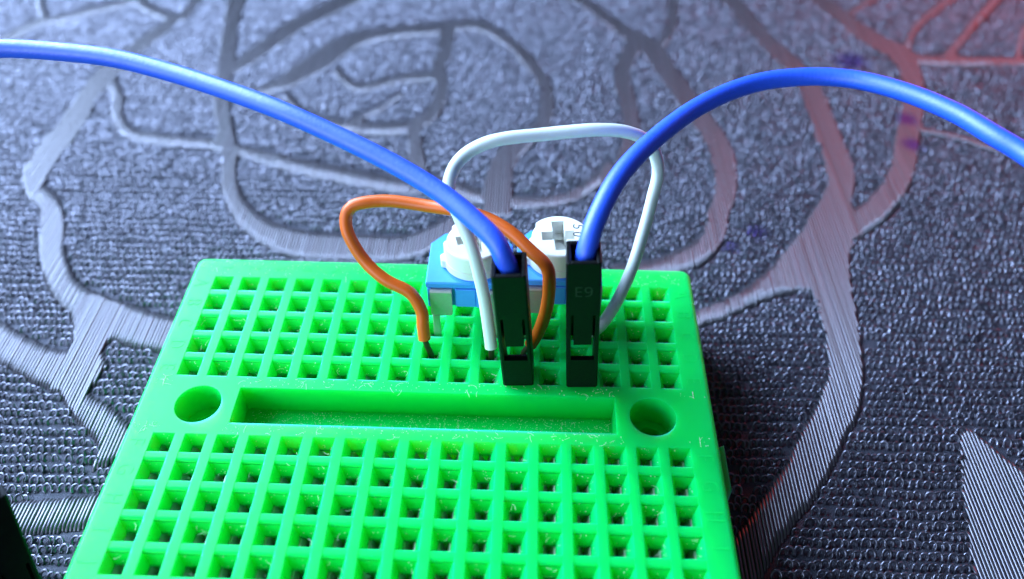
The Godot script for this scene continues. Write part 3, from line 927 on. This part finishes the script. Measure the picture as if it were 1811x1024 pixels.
# ---------------------------------------------------------------- plugs and wires
# black single-way plug, foot at the origin, window and tongue on the +z side; "high" is its length
func plug_mesh(high: float) -> ArrayMesh:
	var b := mb()
	var h := 1.27
	var k := 0.14
	var full := PackedVector2Array([Vector2(-h + k, -h), Vector2(h - k, -h), Vector2(h, -h + k), Vector2(h, h - k), Vector2(h - k, h), Vector2(-h + k, h), Vector2(-h, h - k), Vector2(-h, -h + k)])
	prism(b, full, 0.0, 0.9)
	var wall := 0.34
	for s in [-1.0, 1.0]:
		# side walls run the whole height
		prism(b, PackedVector2Array([Vector2(s * h, -h + k), Vector2(s * (h - k), -h), Vector2(s * (h - wall), -h), Vector2(s * (h - wall), h), Vector2(s * (h - k), h), Vector2(s * h, h - k)]), 0.9, high - 0.9)
	prism(b, rect(-h + wall, h - 0.45, h - wall, h), 0.9, 3.45)          # front apron under the window
	prism(b, rect(-h + wall, -h, h - wall, -h + 0.4), 4.0, high - 0.9)   # back wall above its opening
	prism(b, rect(-0.72, h - 0.6, 0.72, h - 0.07), 5.2, 8.6)           # locking tongue, set back between two slots
	box(b, Vector3(0, 5.3, h - 0.36), Vector3(1.3, 0.36, 0.42), 0.08)
	prism(b, rect(-h + wall, h - 0.42, h - wall, h), 8.6, high - 0.9)    # front above the tongue
	# mouth: four walls with a bevelled brim
	for s in [-1.0, 1.0]:
		prism(b, PackedVector2Array([Vector2(s * h, -h + k), Vector2(s * (h - k), -h), Vector2(s * (h - wall), -h), Vector2(s * (h - wall), h), Vector2(s * (h - k), h), Vector2(s * h, h - k)]), high - 0.9, high, 0.07)
		prism(b, rect(-h + wall, minf(s * h, s * (h - 0.38)), h - wall, maxf(s * h, s * (h - 0.38))), high - 0.9, high, 0.07)
	return build(b)


func make_jumper(called: String, label: String, foot: Vector3, t: Basis, high: float, path: Array, marked: bool, skin: Material, group := "blue jumper wires plugged into the breadboard") -> void:
	var o := thing(called, label, "jumper wire", foot, group)
	var plug := put("plug_housing", plug_mesh(high), M.black_plastic, o)
	plug.basis = t
	var pb := mb()
	box(pb, Vector3(0, -1.0, 0), Vector3(0.6, 2.2, 0.6), 0.05)
	box(pb, Vector3(0, high * 0.5 + 1.6, 0), Vector3(1.2, high - 7.6, 1.0), 0.1)
	var pin := part("pin", pb, M.tin, o)
	pin.basis = t
	if marked:
		var font := SystemFont.new()
		font.font_names = PackedStringArray(["Droid Sans"])
		var tm := text("E9", font)
		var mk := put("mould_mark", tm, M.mould_mark, plug)
		mk.transform = Transform3D(sized(0.95, 0.03), Vector3(0, high - 2.9, 1.27) * S)
	var wb := mb()
	var pts := smooth(path, 10)
	tube(wb, pts, PackedFloat32Array([0.76]), 28)
	part("insulation", wb, skin, o, foot)


func make_link(called: String, label: String, path: Array, radius: float, m: Material, ends: Array) -> void:
	var foot: Vector3 = ends[0][-1]
	foot.y = 0.0
	var o := thing(called, label, "hookup wire", foot)
	var b := mb()
	var pts := smooth(path, 8)
	var rad := PackedFloat32Array()
	rng.seed = hash(called)
	var wob := noise(0.35, 2, 3)
	for k in pts.size():
		rad.append(radius * (1.0 + 0.025 * wob.get_noise_1d(k)))
	tube(b, pts, rad, 22)
	part("insulation", b, m, o, foot)
	for e in ends:
		var cb := mb()
		tube(cb, smooth(e, 5), PackedFloat32Array([0.26]), 12)
		part("bare_end", cb, M.copper_end, o, foot)


func _ready() -> void:
	# ---- camera
	var cam := Camera3D.new()
	cam.name = "camera"
	add_child(cam)
	cam.position = Vector3(7.976, 55.646, 41.662) * S
	cam.rotation = Vector3(-0.784207, 0.023201, 0.009879)
	cam.keep_aspect = Camera3D.KEEP_HEIGHT
	var lens := CameraAttributesPhysical.new()
	lens.frustum_focal_length = 35.21
	lens.frustum_near = 0.004
	lens.frustum_far = 20.0
	lens.frustum_focus_distance = 0.070
	lens.exposure_aperture = 28.0
	cam.attributes = lens
	cam.fov = 37.64
	cam.near = 0.004
	cam.far = 20.0
	cam.current = true
	# ---- room light: dim walls all round, a window behind and to the left, a red curtain's glow behind and to the right
	var we := WorldEnvironment.new()
	we.name = "world_environment"
	var env := Environment.new()
	env.background_mode = Environment.BG_COLOR
	env.background_color = Color(0.42, 0.45, 0.52)
	env.background_energy_multiplier = 0.34
	env.tonemap_mode = Environment.TONE_MAPPER_LINEAR
	env.tonemap_exposure = 1.0
	env.sdfgi_enabled = true
	env.ssao_enabled = true
	env.ssil_enabled = true
	we.environment = env
	add_child(we)
	area("window_light", Vector3(-0.170, 0.140, -0.105), Vector3(0, 0, 0), Vector2(0.23, 0.17), lin(0.50, 0.72, 1.0), 0.36)
	area("front_window_light", Vector3(-0.27, 0.115, 0.28), Vector3(0, 0, 0), Vector2(0.30, 0.2), lin(0.58, 0.78, 1.0), 0.16)
	area("red_curtain_light", Vector3(0.100, 0.028, -0.114), Vector3(0.07, -0.008, -0.078), Vector2(0.06, 0.05), lin(1.0, 0.07, 0.04), 0.004)
	make_materials()
	make_cloth()
	make_board()
	make_trimmer(Vector3(2.60, 0, -8.89), "left blue trimmer potentiometer with white dial, partly behind the slanting blue wire", [["K", 2.4, -4.1, -PI / 2]], 0.25, 0.9)
	make_trimmer(Vector3(10.22, 0.6, -8.89), "right blue trimmer potentiometer whose white dial shows a printed 5", [["5", 2.0, -4.15, -PI / 2 - 0.1], ["0", 2.0, -3.2, -PI / 2 - 0.1]], 0.1, 0.45)
	# blue jumpers
	var lt := Basis(Vector3.RIGHT, 0.066) * Basis(Vector3.BACK, 0.064)
	make_jumper("jumper_wire", "blue jumper wire running off to the left, its black plug leaning left", Vector3(7.55, 0.35, -3.85), lt, 13.4,
		[Vector3(7.25, 9.2, -3.3), Vector3(6.85, 12.2, -3.1), Vector3(6.3, 14.0, -3.4), Vector3(5.6, 14.9, -4.2), Vector3(4.1, 15.5, -5.6), Vector3(1.5, 16.2, -7.8), Vector3(-2.1, 17.0, -10.0), Vector3(-6.6, 17.9, -12.2), Vector3(-11.3, 18.7, -14.3), Vector3(-16.2, 19.0, -16.6), Vector3(-21.4, 19.2, -18.8), Vector3(-26.5, 19.5, -20.3), Vector3(-31.5, 19.6, -21.0), Vector3(-36.2, 19.7, -21.1), Vector3(-44.0, 19.8, -20.3), Vector3(-56.0, 19.0, -17.0)], false, M.wire_blue)
	var rt := Basis(Vector3.BACK, 0.052)
	make_jumper("jumper_wire", "blue jumper wire arching to the right edge, its black plug upright with a see-through window", Vector3(12.8, 0.35, -3.81), rt, 14.0,
		[Vector3(12.35, 9.4, -3.85), Vector3(12.25, 12.4, -3.9), Vector3(12.35, 14.2, -4.3), Vector3(13.1, 15.8, -6.2), Vector3(14.9, 17.0, -9.7), Vector3(17.8, 17.5, -13.7), Vector3(21.8, 17.7, -18.1), Vector3(26.4, 17.8, -21.3), Vector3(30.8, 18.0, -22.3), Vector3(34.7, 18.4, -21.4), Vector3(37.9, 19.0, -18.6), Vector3(40.5, 19.5, -15.0), Vector3(42.2, 19.7, -11.7), Vector3(43.6, 19.7, -9.4), Vector3(45.4, 19.7, -5.2), Vector3(49.0, 19.0, 3.0)], true, M.wire_blue)
	make_link("white_hookup_wire", "thin white solid wire looping up over both trimmers behind the blue wires",
		[Vector3(5.14, 0.95, -6.1), Vector3(4.95, 2.6, -6.6), Vector3(4.5, 5.9, -7.5), Vector3(3.6, 9.9, -8.7), Vector3(2.5, 12.2, -10.0), Vector3(1.7, 13.7, -11.0), Vector3(2.0, 15.0, -12.3), Vector3(3.2, 16.0, -13.3), Vector3(5.4, 16.7, -14.0), Vector3(9.0, 16.7, -14.9), Vector3(13.1, 16.7, -15.7), Vector3(15.9, 16.0, -16.5), Vector3(17.9, 14.5, -17.1), Vector3(18.9, 12.1, -16.8), Vector3(18.6, 9.6, -15.8), Vector3(18.1, 7.2, -14.6), Vector3(17.2, 4.5, -12.6), Vector3(15.9, 2.6, -10.3), Vector3(14.7, 1.4, -8.8), Vector3(14.0, 0.8, -8.5), Vector3(13.5, 0.45, -8.6)],
		0.53, M.wire_white, [[Vector3(5.14, 1.0, -6.1), Vector3(5.16, 0.1, -6.2), Vector3(5.12, -0.9, -6.3), Vector3(5.08, -2.4, -6.35)], [Vector3(13.55, 0.5, -8.6), Vector3(12.95, -0.2, -8.75), Vector3(12.7, -2.4, -8.89)]])
	make_link("orange_hookup_wire", "thin orange solid wire bent in a loop in front of the trimmers",
		[Vector3(-0.62, 1.05, -6.75), Vector3(-0.72, 2.2, -7.2), Vector3(-0.85, 3.5, -7.8), Vector3(-1.8, 4.9, -8.5), Vector3(-3.9, 5.7, -9.2), Vector3(-5.7, 6.8, -10.3), Vector3(-6.95, 8.6, -11.4), Vector3(-7.2, 9.7, -12.3), Vector3(-6.8, 10.4, -12.8), Vector3(-5.8, 10.8, -13.0), Vector3(-3.5, 11.0, -13.1), Vector3(-0.1, 11.1, -12.4), Vector3(3.7, 11.8, -10.7), Vector3(6.3, 11.7, -9.1), Vector3(8.3, 10.8, -7.6), Vector3(9.5, 10.0, -6.8), Vector3(9.8, 8.7, -6.3), Vector3(9.7, 5.9, -6.2), Vector3(9.2, 2.9, -6.5), Vector3(8.5, 1.0, -6.5)],
		0.53, M.wire_orange, [[Vector3(-0.62, 1.15, -6.75), Vector3(-0.42, 0.2, -6.65), Vector3(-0.15, -0.7, -6.5), Vector3(0.0, -2.4, -6.4)], [Vector3(8.55, 1.1, -6.5), Vector3(7.9, -0.1, -6.4), Vector3(7.62, -2.4, -6.35)]])
	# a third jumper lying off the board: its plug leans up into the lower left corner
	var head := Vector3(-27.8, 3.5, 10.9)
	var axis := Vector3(-0.21, 0.86, -0.46).normalized()
	var face_n := Vector3(0.62, 0.49, 0.62)
	face_n = (face_n - axis * face_n.dot(axis)).normalized()
	var across := axis.cross(face_n)
	var tb := Basis(across, axis, face_n)
	var base := head - axis * 14.0 - across * 1.27 - face_n * 1.27
	make_jumper("jumper_wire", "loose dark plug leaning on the cloth at the lower left corner", base, tb, 14.0, [base, base + Vector3(1.0, 0.3, 6.0), base + Vector3(0.0, 0.6, 14.0)], false, M.wire_blue, "")


func area(called: String, at: Vector3, to: Vector3, size: Vector2, c: Color, energy: float) -> void:
	var l := AreaLight3D.new()
	l.name = called
	add_child(l)
	l.look_at_from_position(at, to, Vector3.UP)
	l.area_size = size
	l.light_color = c
	l.light_energy = energy
	l.area_range = 6.0
	l.area_attenuation = 2.0
	l.shadow_enabled = true
